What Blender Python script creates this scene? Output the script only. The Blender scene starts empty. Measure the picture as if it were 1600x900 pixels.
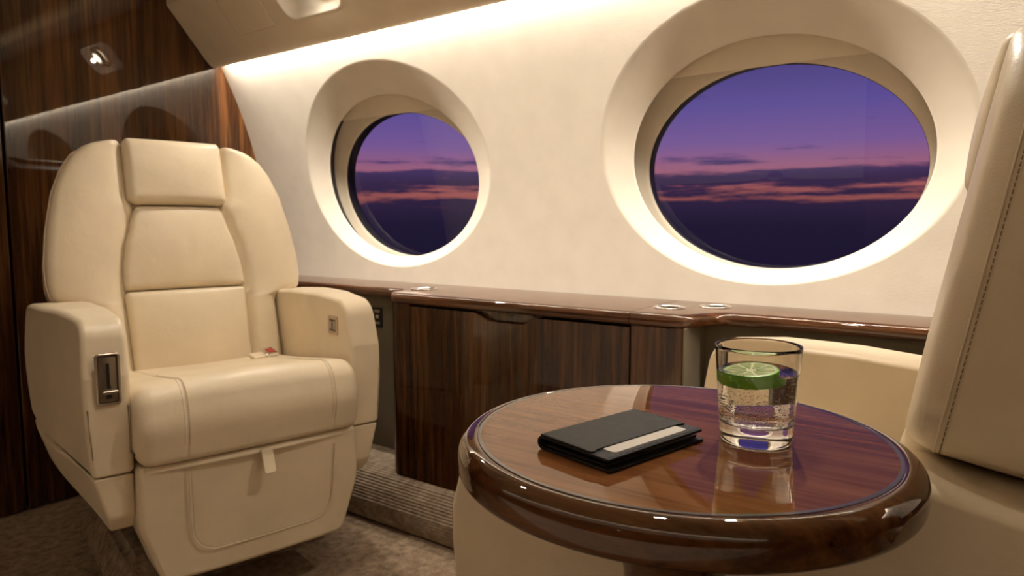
import bpy, bmesh, math, random
from math import sin, cos, pi, radians, sqrt, atan2, hypot
from mathutils import Vector, Matrix

random.seed(7)
sc = bpy.context.scene
COL = sc.collection

# ------------------------------------------------------------------ camera
F_PX = 1068.0
cam_data = bpy.data.cameras.new('camera')
cam = bpy.data.objects.new('camera', cam_data)
COL.objects.link(cam)
cam.location = (0, 0, 0.95)
cam.rotation_euler = (radians(90) - math.atan(99 / F_PX), 0, radians(35.2))
cam_data.sensor_width = 36.0
cam_data.lens = 36.0 * F_PX / 1600.0
cam_data.clip_start = 0.02
cam_data.dof.use_dof = True
cam_data.dof.focus_distance = 0.82
cam_data.dof.aperture_fstop = 9.0
sc.camera = cam

# ------------------------------------------------------------------ view
sc.view_settings.view_transform = 'Standard'
sc.view_settings.look = 'None'
sc.view_settings.gamma = 1.0
sc.view_settings.use_curve_mapping = False
sc.view_settings.exposure = 0.0

# ------------------------------------------------------------------ light levels
COVE_W = 46.0        # strip behind the lip of the overhead panel, window side
COVE_FAR_W = 20.0    # the same strip on the far side of the cabin
UPWASH_W = 1.0      # strip washing the headliner
READ_W = 18.0         # reading lights
DOWN_W = 20.0         # headliner downlights
WARM = (1.0, 0.90, 0.77)


# ------------------------------------------------------------------ node helpers
def mat(name):
    m = bpy.data.materials.new(name)
    m.use_nodes = True
    nt = m.node_tree
    nt.nodes.clear()
    out = nt.nodes.new('ShaderNodeOutputMaterial')
    b = nt.nodes.new('ShaderNodeBsdfPrincipled')
    nt.links.new(b.outputs[0], out.inputs[0])
    return m, nt, b


def nd(nt, typ, **kw):
    n = nt.nodes.new(typ)
    for k, v in kw.items():
        if k.startswith('i_'):
            n.inputs[k[2:].replace('_', ' ')].default_value = v
        else:
            setattr(n, k, v)
    return n


def ramp(nt, stops, interp='LINEAR'):
    r = nt.nodes.new('ShaderNodeValToRGB')
    r.color_ramp.interpolation = interp
    el = r.color_ramp.elements
    while len(el) < len(stops):
        el.new(0.5)
    for e, (p, c) in zip(el, stops):
        e.position = p
        e.color = (c[0], c[1], c[2], 1)
    return r


def lin(r, g, b):
    f = lambda c: (c / 12.92) if c <= 0.04045 else ((c + 0.055) / 1.055) ** 2.4
    return (f(r / 255), f(g / 255), f(b / 255))


# ------------------------------------------------------------------ world: dusk sky seen from altitude
def build_world():
    w = bpy.data.worlds.new('dusk_sky')
    sc.world = w
    w.use_nodes = True
    nt = w.node_tree
    nt.nodes.clear()
    L = nt.links.new
    out = nt.nodes.new('ShaderNodeOutputWorld')
    bg = nt.nodes.new('ShaderNodeBackground')
    L(bg.outputs[0], out.inputs[0])
    tc = nt.nodes.new('ShaderNodeTexCoord')
    sep = nt.nodes.new('ShaderNodeSeparateXYZ')
    L(tc.outputs['Generated'], sep.inputs[0])
    # clear sky by elevation, z -0.2 .. 0.4
    mr = nd(nt, 'ShaderNodeMapRange')
    mr.inputs['From Min'].default_value = -0.10
    mr.inputs['From Max'].default_value = 0.30
    L(sep.outputs['Z'], mr.inputs['Value'])
    e = lambda z: (z + 0.10) / 0.40
    sky = ramp(nt, [(e(-0.09), lin(24, 19, 40)), (e(-0.02), lin(32, 25, 50)), (e(0.014), lin(58, 42, 66)),
                    (e(0.030), lin(140, 78, 76)), (e(0.05), lin(164, 92, 90)), (e(0.078), lin(156, 98, 124)),
                    (e(0.11), lin(120, 90, 150)), (e(0.16), lin(93, 79, 150)), (e(0.22), lin(70, 61, 126)),
                    (e(0.29), lin(56, 48, 104))])
    L(mr.outputs[0], sky.inputs[0])
    # clouds: noise in (direction, stretched elevation)
    mp = nd(nt, 'ShaderNodeMapping')
    mp.inputs['Scale'].default_value = (4.6, 4.6, 48.0)
    mp.inputs['Location'].default_value = (2.3, 1.1, 0.35)
    L(tc.outputs['Generated'], mp.inputs[0])
    n1 = nd(nt, 'ShaderNodeTexNoise', i_Scale=1.6, i_Detail=8.0, i_Roughness=0.62)
    L(mp.outputs[0], n1.inputs['Vector'])
    # cover by elevation
    cov = ramp(nt, [(e(-0.08), (0.62,) * 3), (e(0.0), (0.55,) * 3), (e(0.022), (0.36,) * 3), (e(0.036), (0.17,) * 3),
                    (e(0.050), (0.20,) * 3), (e(0.064), (0.40,) * 3), (e(0.080), (0.08,) * 3),
                    (e(0.105), (0.03,) * 3), (e(0.15), (-0.02,) * 3), (e(0.29), (-0.2,) * 3)])
    # colour ramps clamp at zero: store cover + 0.2
    for el in cov.color_ramp.elements:
        v = el.color[0] + 0.2
        el.color = (v, v, v, 1)
    L(mr.outputs[0], cov.inputs[0])
    add = nd(nt, 'ShaderNodeMath', operation='ADD')
    L(n1.outputs['Fac'], add.inputs[0])
    L(cov.outputs[0], add.inputs[1])
    cm = nd(nt, 'ShaderNodeMapRange', interpolation_type='SMOOTHSTEP')
    cm.inputs['From Min'].default_value = 0.80
    cm.inputs['From Max'].default_value = 0.96
    L(add.outputs[0], cm.inputs['Value'])
    ccol = ramp(nt, [(e(-0.09), lin(24, 20, 44)), (e(0.0), lin(33, 26, 52)), (e(0.06), lin(58, 42, 74)),
                     (e(0.10), lin(84, 66, 120)), (e(0.29), lin(60, 50, 110))])
    L(mr.outputs[0], ccol.inputs[0])
    mix = nd(nt, 'ShaderNodeMix', data_type='RGBA')
    L(cm.outputs[0], mix.inputs['Factor'])
    L(sky.outputs[0], mix.inputs[6])
    L(ccol.outputs[0], mix.inputs[7])
    L(mix.outputs[2], bg.inputs['Color'])
    bg.inputs['Strength'].default_value = 1.0


build_world()


# ------------------------------------------------------------------ lamps with no visible body of their own (they sit inside fittings)
def area(name, loc, rot, sx, sy, watts, color=WARM, spread=None):
    d = bpy.data.lights.new(name, 'AREA')
    d.shape = 'RECTANGLE'
    d.size, d.size_y = sx, sy
    d.energy = watts
    d.color = color
    if spread:
        d.spread = spread
    o = bpy.data.objects.new(name, d)
    o.location = loc
    o.rotation_euler = rot
    COL.objects.link(o)
    return o


def spot(name, loc, target, watts, size=0.02, angle=110, blend=0.8, color=WARM):
    d = bpy.data.lights.new(name, 'SPOT')
    d.energy = watts
    d.color = color
    d.shadow_soft_size = size
    d.spot_size = radians(angle)
    d.spot_blend = blend
    o = bpy.data.objects.new(name, d)
    o.location = loc
    v = Vector(target) - Vector(loc)
    o.rotation_euler = v.to_track_quat('-Z', 'Y').to_euler()
    COL.objects.link(o)
    return o


XB, XA = -2.57, 1.55             # forward bulkhead, aft bulkhead
YC = 0.62                        # cabin centre line
# cove strips, tucked behind the lip, pointing down and outboard
area('cove_light', ((XB + XA) / 2, 1.6045, 1.600), (radians(6), 0, 0), XA - XB - 0.1, 0.008, COVE_W)
area('cove_light_far', ((XB + XA) / 2, 2 * YC - 1.6045, 1.600), (radians(-6), 0, 0), XA - XB - 0.1, 0.008, COVE_FAR_W)
# upwash strips above the inner edge of each overhead panel
area('upwash_light', ((XB + XA) / 2 + 0.15, 1.44, 1.80), (radians(180 - 35), 0, 0), XA - XB - 0.6, 0.04, UPWASH_W)
area('upwash_light_far', ((XB + XA) / 2 + 0.15, 2 * YC - 1.44, 1.80), (radians(180 + 35), 0, 0), XA - XB - 0.6, 0.04, UPWASH_W * 0.4)


# ------------------------------------------------------------------ materials
def m_leather(name, base, rough=0.42, bump=0.12, scale=420.0):
    m, nt, b = mat(name)
    L = nt.links.new
    tc = nt.nodes.new('ShaderNodeTexCoord')
    n = nd(nt, 'ShaderNodeTexNoise', i_Scale=7.0, i_Detail=4.0)
    L(tc.outputs['Object'], n.inputs['Vector'])
    r = ramp(nt, [(0.3, tuple(c * 0.93 for c in base)), (0.7, tuple(min(1, c * 1.05) for c in base))])
    L(n.outputs['Fac'], r.inputs[0])
    L(r.outputs[0], b.inputs['Base Color'])
    v = nd(nt, 'ShaderNodeTexVoronoi', i_Scale=scale)
    L(tc.outputs['Object'], v.inputs['Vector'])
    n2 = nd(nt, 'ShaderNodeTexNoise', i_Scale=scale * 0.12, i_Detail=5.0)
    L(tc.outputs['Object'], n2.inputs['Vector'])
    ad = nd(nt, 'ShaderNodeMath', operation='MULTIPLY_ADD')
    L(n2.outputs['Fac'], ad.inputs[0])
    ad.inputs[1].default_value = 2.0
    L(v.outputs['Distance'], ad.inputs[2])
    bp = nd(nt, 'ShaderNodeBump', i_Strength=bump, i_Distance=0.0015)
    L(ad.outputs[0], bp.inputs['Height'])
    n3 = nd(nt, 'ShaderNodeTexNoise', i_Scale=13.0, i_Detail=2.5, i_Distortion=0.6)       # soft wrinkles
    L(tc.outputs['Object'], n3.inputs['Vector'])
    b3 = nd(nt, 'ShaderNodeBump', i_Strength=0.22, i_Distance=0.008)
    L(n3.outputs['Fac'], b3.inputs['Height'])
    L(b3.outputs[0], bp.inputs['Normal'])
    L(bp.outputs[0], b.inputs['Normal'])
    b.inputs['Roughness'].default_value = rough
    b.inputs['Specular IOR Level'].default_value = 0.45
    return m


def m_wood(name, dark, mid, light, grain='Z', scale=1.0, rough=0.12, coat=1.0, coat_rough=0.02, seed=0.0):
    m, nt, b = mat(name)
    L = nt.links.new
    tc = nt.nodes.new('ShaderNodeTexCoord')
    mp = nd(nt, 'ShaderNodeMapping')
    s = {'X': (1.0, 22.0, 22.0), 'Y': (22.0, 1.0, 22.0), 'Z': (22.0, 22.0, 1.0)}[grain]
    mp.inputs['Scale'].default_value = tuple(c * scale for c in s)
    mp.inputs['Location'].default_value = (seed, seed * 1.7, seed * 0.6)
    L(tc.outputs['Object'], mp.inputs[0])
    n1 = nd(nt, 'ShaderNodeTexNoise', i_Scale=1.0, i_Detail=3.0, i_Distortion=0.7)
    n2 = nd(nt, 'ShaderNodeTexNoise', i_Scale=4.5, i_Detail=6.0, i_Roughness=0.65)
    n3 = nd(nt, 'ShaderNodeTexNoise', i_Scale=0.22, i_Detail=2.0, i_Distortion=0.5)
    for n in (n1, n2, n3):
        L(mp.outputs[0], n.inputs['Vector'])
    a = nd(nt, 'ShaderNodeMath', operation='MULTIPLY_ADD')
    L(n2.outputs['Fac'], a.inputs[0])
    a.inputs[1].default_value = 0.55
    L(n1.outputs['Fac'], a.inputs[2])
    a2 = nd(nt, 'ShaderNodeMath', operation='MULTIPLY_ADD')
    L(n3.outputs['Fac'], a2.inputs[0])
    a2.inputs[1].default_value = 0.5
    L(a.outputs[0], a2.inputs[2])
    mr = nd(nt, 'ShaderNodeMapRange')
    mr.inputs['From Min'].default_value = 0.70
    mr.inputs['From Max'].default_value = 1.35
    L(a2.outputs[0], mr.inputs['Value'])
    r = ramp(nt, [(0.0, dark), (0.45, mid), (1.0, light)])
    L(mr.outputs[0], r.inputs[0])
    L(r.outputs[0], b.inputs['Base Color'])
    b.inputs['Roughness'].default_value = 0.35
    b.inputs['Specular IOR Level'].default_value = 0.0
    b.inputs['Coat Weight'].default_value = coat
    b.inputs['Coat Roughness'].default_value = coat_rough
    b.inputs['Coat IOR'].default_value = 1.55
    return m


def m_plain(name, base, rough=0.5, metal=0.0, spec=0.5, bump=None, coat=0.0, bscale=600.0):
    m, nt, b = mat(name)
    L = nt.links.new
    tc = nt.nodes.new('ShaderNodeTexCoord')
    n = nd(nt, 'ShaderNodeTexNoise', i_Scale=12.0, i_Detail=3.0)
    L(tc.outputs['Object'], n.inputs['Vector'])
    r = ramp(nt, [(0.3, tuple(c * 0.96 for c in base)), (0.7, tuple(min(1, c * 1.03) for c in base))])
    L(n.outputs['Fac'], r.inputs[0])
    L(r.outputs[0], b.inputs['Base Color'])
    b.inputs['Roughness'].default_value = rough
    b.inputs['Metallic'].default_value = metal
    b.inputs['Specular IOR Level'].default_value = spec
    b.inputs['Coat Weight'].default_value = coat
    if bump:
        n2 = nd(nt, 'ShaderNodeTexNoise', i_Scale=bscale, i_Detail=3.0)
        mp = nd(nt, 'ShaderNodeMapping')
        mp.inputs['Scale'].default_value = (0.35, 1.0, 1.0)
        L(tc.outputs['Object'], mp.inputs[0])
        L(mp.outputs[0], n2.inputs['Vector'])
        bp = nd(nt, 'ShaderNodeBump', i_Strength=bump, i_Distance=0.001)
        L(n2.outputs['Fac'], bp.inputs['Height'])
        L(bp.outputs[0], b.inputs['Normal'])
    return m


def m_carpet(name, c0, c1):
    m, nt, b = mat(name)
    L = nt.links.new
    tc = nt.nodes.new('ShaderNodeTexCoord')
    n = nd(nt, 'ShaderNodeTexNoise', i_Scale=260.0, i_Detail=4.0, i_Roughness=0.7)
    n2 = nd(nt, 'ShaderNodeTexNoise', i_Scale=38.0, i_Detail=4.0)
    L(tc.outputs['Object'], n.inputs['Vector'])
    L(tc.outputs['Object'], n2.inputs['Vector'])
    a = nd(nt, 'ShaderNodeMath', operation='ADD')
    L(n.outputs['Fac'], a.inputs[0])
    L(n2.outputs['Fac'], a.inputs[1])
    mr = nd(nt, 'ShaderNodeMapRange')
    mr.inputs['From Min'].default_value = 0.7
    mr.inputs['From Max'].default_value = 1.3
    L(a.outputs[0], mr.inputs['Value'])
    r = ramp(nt, [(0.0, c0), (1.0, c1)])
    L(mr.outputs[0], r.inputs[0])
    L(r.outputs[0], b.inputs['Base Color'])
    b.inputs['Roughness'].default_value = 0.95
    b.inputs['Specular IOR Level'].default_value = 0.1
    bp = nd(nt, 'ShaderNodeBump', i_Strength=0.7, i_Distance=0.004)
    L(n.outputs['Fac'], bp.inputs['Height'])
    L(bp.outputs[0], b.inputs['Normal'])
    return m


def m_emit(name, color, strength):
    m = bpy.data.materials.new(name)
    m.use_nodes = True
    nt = m.node_tree
    nt.nodes.clear()
    out = nt.nodes.new('ShaderNodeOutputMaterial')
    e = nt.nodes.new('ShaderNodeEmission')
    e.inputs[0].default_value = (*color, 1)
    e.inputs[1].default_value = strength
    nt.links.new(e.outputs[0], out.inputs[0])
    return m


def m_pane():
    m = bpy.data.materials.new('window_pane')
    m.use_nodes = True
    nt = m.node_tree
    nt.nodes.clear()
    L = nt.links.new
    out = nt.nodes.new('ShaderNodeOutputMaterial')
    tr = nt.nodes.new('ShaderNodeBsdfTransparent')
    tr.inputs[0].default_value = (0.97, 0.96, 0.98, 1)
    gl = nt.nodes.new('ShaderNodeBsdfGlossy')
    gl.inputs['Roughness'].default_value = 0.01
    lw = nd(nt, 'ShaderNodeLayerWeight', i_Blend=0.5)
    pw = nd(nt, 'ShaderNodeMath', operation='POWER')
    pw.inputs[1].default_value = 5.0
    L(lw.outputs['Facing'], pw.inputs[0])
    fr = nd(nt, 'ShaderNodeMath', operation='MULTIPLY_ADD')
    fr.inputs[1].default_value = 0.92
    fr.inputs[2].default_value = 0.035
    L(pw.outputs[0], fr.inputs[0])
    mx = nt.nodes.new('ShaderNodeMixShader')
    L(fr.outputs[0], mx.inputs[0])
    L(tr.outputs[0], mx.inputs[1])
    L(gl.outputs[0], mx.inputs[2])
    L(mx.outputs[0], out.inputs[0])
    return m


def m_glass(name, ior, color=(1, 1, 1)):
    m, nt, b = mat(name)
    b.inputs['Base Color'].default_value = (*color, 1)
    b.inputs['Roughness'].default_value = 0.0
    b.inputs['IOR'].default_value = ior
    b.inputs['Transmission Weight'].default_value = 1.0
    return m


CREAM = (0.79, 0.672, 0.49)
M = {}
M['leather'] = m_leather('cream_leather', CREAM, 0.40, 0.10)
M['leather_dk'] = m_leather('stitch_thread', tuple(c * 0.62 for c in CREAM), 0.6, 0.0)
M['seam'] = m_plain('seam_shadow_thread', (0.30, 0.21, 0.11), 0.7)
M['wall'] = m_plain('wall_fabric', (0.82, 0.75, 0.645), 0.75, spec=0.2, bump=0.25, bscale=420.0)
M['reveal'] = m_plain('window_reveal_paint', (0.82, 0.745, 0.63), 0.55, spec=0.3)
M['bezel'] = m_plain('window_bezel', (0.72, 0.64, 0.51), 0.5, spec=0.3)
M['shade'] = m_plain('window_shade', (0.80, 0.71, 0.56), 0.6, spec=0.2)
M['gasket'] = m_plain('dark_gasket', (0.03, 0.026, 0.025), 0.5)
M['panel'] = m_plain('overhead_panel_paint', (0.88, 0.76, 0.585), 0.5, spec=0.3)
M['headliner'] = m_plain('headliner', (0.74, 0.64, 0.48), 0.8, spec=0.2)
W_D, W_M, W_L = (0.010, 0.0034, 0.0011), (0.050, 0.018, 0.0055), (0.15, 0.060, 0.018)
M['wood_v'] = m_wood('walnut_vertical', W_D, W_M, W_L, 'Z', 1.5, seed=1.3)
M['wood_cab'] = m_wood('walnut_cabinet', W_D, W_M, W_L, 'Z', 2.6, seed=5.1)
M['wood_x'] = m_wood('walnut_ledge', (0.022, 0.008, 0.003), (0.075, 0.029, 0.011), (0.16, 0.066, 0.027), 'X', 2.6, seed=2.2)
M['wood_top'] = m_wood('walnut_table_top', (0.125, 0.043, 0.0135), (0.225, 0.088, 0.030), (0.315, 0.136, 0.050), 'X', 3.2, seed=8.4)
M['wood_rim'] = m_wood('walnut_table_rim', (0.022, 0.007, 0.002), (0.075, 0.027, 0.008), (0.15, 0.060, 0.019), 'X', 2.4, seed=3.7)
M['inlay'] = m_plain('dark_inlay', (0.012, 0.010, 0.012), 0.3, coat=1.0)
M['gap'] = m_plain('dark_gap', (0.006, 0.004, 0.003), 0.8)
M['taupe'] = m_plain('taupe_side_panel', (0.20, 0.165, 0.115), 0.6, spec=0.2)
M['carpet'] = m_carpet('floor_carpet', (0.13, 0.086, 0.054), (0.46, 0.34, 0.235))
M['kick'] = m_carpet('ribbed_carpet', (0.20, 0.145, 0.10), (0.52, 0.41, 0.30))
M['chrome'] = m_plain('chrome', (0.82, 0.80, 0.77), 0.12, 1.0)
M['steel'] = m_plain('brushed_bronze_steel', (0.50, 0.42, 0.34), 0.28, 1.0)
M['cupdark'] = m_plain('cup_well', (0.25, 0.21, 0.17), 0.35, 1.0)
M['black'] = m_plain('black_plastic', (0.012, 0.011, 0.010), 0.4)
M['greyplastic'] = m_plain('grey_plastic', (0.35, 0.29, 0.22), 0.45)
M['red'] = m_plain('red_button', (0.45, 0.05, 0.04), 0.4)
M['blackleather'] = m_leather('black_leather', (0.013, 0.0125, 0.0125), 0.5, 0.25, 900.0)
M['blackleather'].node_tree.nodes['Principled BSDF'].inputs['Specular IOR Level'].default_value = 0.26
M['blackedge'] = m_plain('black_leather_edge', (0.006, 0.006, 0.006), 0.45)
M['card'] = m_plain('white_card', (0.82, 0.78, 0.72), 0.5)
M['pane'] = m_pane()
M['glass'] = m_glass('drinking_glass', 1.48)
M['water'] = m_glass('sparkling_water', 1.33)
M['rind'] = m_plain('lime_rind', (0.30, 0.80, 0.05), 0.35)
M['pith'] = m_plain('lime_pith', (0.70, 0.78, 0.42), 0.5)
M['flesh'] = m_plain('lime_flesh', (0.42, 0.56, 0.13), 0.3)
M['bubble'] = m_plain('bubble_glint_white', (0.9, 0.9, 0.88), 0.15, spec=0.8)  # lamp glints on the bubbles are put into this white base colour
M['lamp'] = m_emit('lamp_lens', (1.0, 0.86, 0.68), 30.0)
M['strip'] = m_emit('light_strip', (1.0, 0.83, 0.6), 6.0)


# ------------------------------------------------------------------ object helpers
def link_mesh(name, verts, faces, m, parent=None, smooth=True, sharp=None):
    me = bpy.data.meshes.new(name)
    me.from_pydata([tuple(v) for v in verts], [], faces)
    me.validate()
    bm = bmesh.new()
    bm.from_mesh(me)
    bmesh.ops.recalc_face_normals(bm, faces=bm.faces[:])
    bm.to_mesh(me)
    bm.free()
    if smooth:
        for p in me.polygons:
            p.use_smooth = True
        if sharp:
            me.set_sharp_from_angle(angle=radians(sharp))
    if m:
        me.materials.append(m)
    o = bpy.data.objects.new(name, me)
    COL.objects.link(o)
    if parent:
        o.parent = parent
    return o


def weighted(o):
    md = o.modifiers.new('weighted_normals', 'WEIGHTED_NORMAL')
    md.mode = 'FACE_AREA'
    md.weight = 100
    md.keep_sharp = True
    return o


def link_bm(name, bm, m, parent=None, smooth=True, sharp=40):
    bmesh.ops.recalc_face_normals(bm, faces=bm.faces[:])
    me = bpy.data.meshes.new(name)
    bm.to_mesh(me)
    bm.free()
    if smooth:
        for p in me.polygons:
            p.use_smooth = True
        if sharp:
            me.set_sharp_from_angle(angle=radians(sharp))
    if m:
        me.materials.append(m)
    o = bpy.data.objects.new(name, me)
    COL.objects.link(o)
    if parent:
        o.parent = parent
    return weighted(o)


def thing(name, label, cat, loc=(0, 0, 0), rotz=0.0, group=None):
    o = bpy.data.objects.new(name, None)
    o.empty_display_size = 0.05
    o.location = loc
    o.rotation_euler = (0, 0, rotz)
    COL.objects.link(o)
    o['label'] = label
    o['category'] = cat
    if group:
        o['group'] = group
    return o


def tag(o, label, cat, group=None):
    o['label'] = label
    o['category'] = cat
    if group:
        o['group'] = group
    return o


def structure(o):
    o['kind'] = 'structure'
    return o


def box_bm(x0, x1, y0, y1, z0, z1, bev=0.0, seg=3):
    bm = bmesh.new()
    v = [bm.verts.new((x, y, z)) for x in (x0, x1) for y in (y0, y1) for z in (z0, z1)]
    for f in ((0, 1, 3, 2), (4, 6, 7, 5), (0, 4, 5, 1), (2, 3, 7, 6), (0, 2, 6, 4), (1, 5, 7, 3)):
        bm.faces.new([v[i] for i in f])
    if bev:
        bmesh.ops.bevel(bm, geom=bm.edges[:], offset=bev, segments=seg, profile=0.5, affect='EDGES')
    return bm


def round_poly(pts, rad, seg=8):
    """corner-rounded closed polygon; rad is one radius or one per corner"""
    n = len(pts)
    out = []
    for i in range(n):
        p = Vector(pts[i]); a = Vector(pts[i - 1]); b = Vector(pts[(i + 1) % n])
        r = rad[i] if isinstance(rad, (list, tuple)) else rad
        da, db = (a - p), (b - p)
        la, lb = da.length, db.length
        da.normalize(); db.normalize()
        ang = da.angle(db)
        if r <= 1e-6 or ang > pi - 0.02:
            out.append((p.x, p.y))
            continue
        d = min(r / math.tan(ang / 2), la * 0.49, lb * 0.49)
        r2 = d * math.tan(ang / 2)
        bis = (da + db).normalized()
        c = p + bis * (r2 / sin(ang / 2))
        s = p + da * d - c
        e = p + db * d - c
        a0 = atan2(s.y, s.x)
        a1 = atan2(e.y, e.x)
        dd = (a1 - a0 + pi) % (2 * pi) - pi
        for k in range(seg + 1):
            t = a0 + dd * k / seg
            out.append((c.x + r2 * cos(t), c.y + r2 * sin(t)))
    return out


def densify(pts, step):
    out = []
    n = len(pts)
    for i in range(n):
        a, b = pts[i], pts[(i + 1) % n]
        l = hypot(b[0] - a[0], b[1] - a[1])
        k = max(1, int(l / step))
        for j in range(k):
            out.append((a[0] + (b[0] - a[0]) * j / k, a[1] + (b[1] - a[1]) * j / k))
    return out


def area2(p):
    return sum(p[i - 1][0] * p[i][1] - p[i][0] * p[i - 1][1] for i in range(len(p)))


def inset(pts, d):
    """move a closed CCW polygon inwards by d along averaged normals"""
    n = len(pts)
    out = []
    for i in range(n):
        a, p, b = pts[i - 1], pts[i], pts[(i + 1) % n]
        e1 = Vector((p[0] - a[0], p[1] - a[1])); e2 = Vector((b[0] - p[0], b[1] - p[1]))
        if e1.length < 1e-9: e1 = e2
        if e2.length < 1e-9: e2 = e1
        e1.normalize(); e2.normalize()
        nrm = Vector((e1.y + e2.y, -e1.x - e2.x))
        if nrm.length < 1e-6:
            nrm = Vector((e1.y, -e1.x))
        nrm.normalize()
        c = max(0.5, nrm.dot(Vector((e1.y, -e1.x))))
        out.append((p[0] - nrm.x * d / c, p[1] - nrm.y * d / c))
    return out


def extrude_round(name, prof, u0, u1, r, m, parent=None, fn=None, mids=1, nseg=6, mapf=None, us=None):
    """prof (a, b) closed polygon swept along u from u0 to u1, both ends rounded by r.
    mapf(u, a, b) -> xyz (default u, a, b)"""
    if area2(prof) < 0:
        prof = prof[::-1]
    rings = []
    for k in range(nseg + 1):
        t = pi / 2 * k / nseg
        rings.append((u0 + r - r * cos(t), r - r * sin(t)))
    inner = us if us else [u0 + r + (u1 - u0 - 2 * r) * k / (mids + 1) for k in range(1, mids + 1)]
    for u in inner:
        rings.append((u, 0.0))
    for k in range(nseg, -1, -1):
        t = pi / 2 * k / nseg
        rings.append((u1 - r + r * cos(t), r - r * sin(t)))
    verts, faces = [], []
    n = len(prof)
    for u, d in rings:
        pp = inset(prof, d) if d > 1e-7 else prof
        for a, b in pp:
            q = (u, a, b)
            if fn: q = fn(*q)
            if mapf: q = mapf(*q)
            verts.append(q)
    for i in range(len(rings) - 1):
        for j in range(n):
            k = (j + 1) % n
            faces.append((i * n + j, i * n + k, (i + 1) * n + k, (i + 1) * n + j))
    faces.append(tuple(range(n - 1, -1, -1)))
    faces.append(tuple((len(rings) - 1) * n + j for j in range(n)))
    return weighted(link_mesh(name, verts, faces, m, parent))


def tube(name, pts, r, m, parent=None, seg=6, closed=False):
    v, f = tube_geo(pts, r, seg, closed)
    return link_mesh(name, v, f, m, parent)


def tube_geo(pts, r, seg=6, closed=False):
    pts = [Vector(p) for p in pts]
    n = len(pts)
    verts, faces = [], []
    prev = None
    for i, p in enumerate(pts):
        a = pts[i - 1] if (i > 0 or closed) else p
        b = pts[(i + 1) % n] if (i < n - 1 or closed) else p
        t = (b - a).normalized()
        if prev is None:
            x = t.orthogonal().normalized()
        else:
            x = (prev - t * prev.dot(t)).normalized()
        prev = x
        y = t.cross(x)
        for k in range(seg):
            an = 2 * pi * k / seg
            verts.append(p + (x * cos(an) + y * sin(an)) * r)
    for i in range(n if closed else n - 1):
        j = (i + 1) % n
        for k in range(seg):
            l = (k + 1) % seg
            faces.append((i * seg + k, i * seg + l, j * seg + l, j * seg + k))
    if not closed:
        faces.append(tuple(range(seg - 1, -1, -1)))
        faces.append(tuple((n - 1) * seg + k for k in range(seg)))
    return verts, faces


def stitches(name, pts, pitch, length, r, m, parent=None):
    """a row of short thread stitches along a polyline, one joined part"""
    pts = [Vector(p) for p in pts]
    seglen = [(pts[i + 1] - pts[i]).length for i in range(len(pts) - 1)]
    tot = sum(seglen)

    def at(s):
        for i, l in enumerate(seglen):
            if s <= l or i == len(seglen) - 1:
                return pts[i].lerp(pts[i + 1], s / l if l else 0)
            s -= l
    V, Fc = [], []
    s = 0
    while s + length < tot:
        v, f = tube_geo([at(s), at(s + length * 0.5), at(s + length)], r, 4)
        o = len(V)
        V += v
        Fc += [tuple(i + o for i in q) for q in f]
        s += pitch
    return link_mesh(name, V, Fc, m, parent)


def lathe(name, prof, m, parent=None, seg=96, loc=(0, 0, 0), sharp=None):
    """prof list of (r, z); closed surface of revolution round z"""
    verts, faces = [], []
    n = len(prof)
    ids = []
    for r, z in prof:
        if r < 1e-7:
            ids.append([len(verts)])
            verts.append((loc[0], loc[1], loc[2] + z))
        else:
            ids.append(list(range(len(verts), len(verts) + seg)))
            for k in range(seg):
                a = 2 * pi * k / seg
                verts.append((loc[0] + r * cos(a), loc[1] + r * sin(a), loc[2] + z))
    for i in range(n - 1):
        A, B = ids[i], ids[i + 1]
        for k in range(seg):
            l = (k + 1) % seg
            if len(A) == 1 and len(B) == 1:
                continue
            if len(A) == 1:
                faces.append((A[0], B[k], B[l]))
            elif len(B) == 1:
                faces.append((A[k], A[l], B[0]))
            else:
                faces.append((A[k], A[l], B[l], B[k]))
    return link_mesh(name, verts, faces, m, parent, sharp=sharp)


def cut(o, cutters):
    """apply boolean differences and delete the cutters"""
    for c in cutters:
        md = o.modifiers.new('cut', 'BOOLEAN')
        md.operation = 'DIFFERENCE'
        md.solver = 'EXACT'
        md.object = c
    dg = bpy.context.evaluated_depsgraph_get()
    me = bpy.data.meshes.new_from_object(o.evaluated_get(dg))
    o.modifiers.clear()
    o.data = me
    for c in cutters:
        bpy.data.objects.remove(c, do_unlink=True)
    return o


def interp(tab, x):
    if x <= tab[0][0]: return tab[0][1]
    for (a, b), (c, d) in zip(tab, tab[1:]):
        if x <= c:
            t = (x - a) / (c - a)
            t = t * t * (3 - 2 * t) * 0.5 + t * 0.5
            return b + (d - b) * t
    return tab[-1][1]


# ------------------------------------------------------------------ the cabin shell
def yw(z):
    """window wall surface"""
    return 0.22 + sqrt(2.56 - (z - 0.81) ** 2)


WIN = [(-1.797, 'window_1'), (-0.489, 'window_2')]
OA, OB, OZ = 0.455, 0.358, 1.151       # outer edge of the flared reveal
IA, IB, IZ = 0.372, 0.288, 1.119       # inner edge
PA, PB, PZ = 0.354, 0.261, 1.093       # pane opening
Z0, Z1, HW = 0.70, 1.60, 0.52


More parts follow.
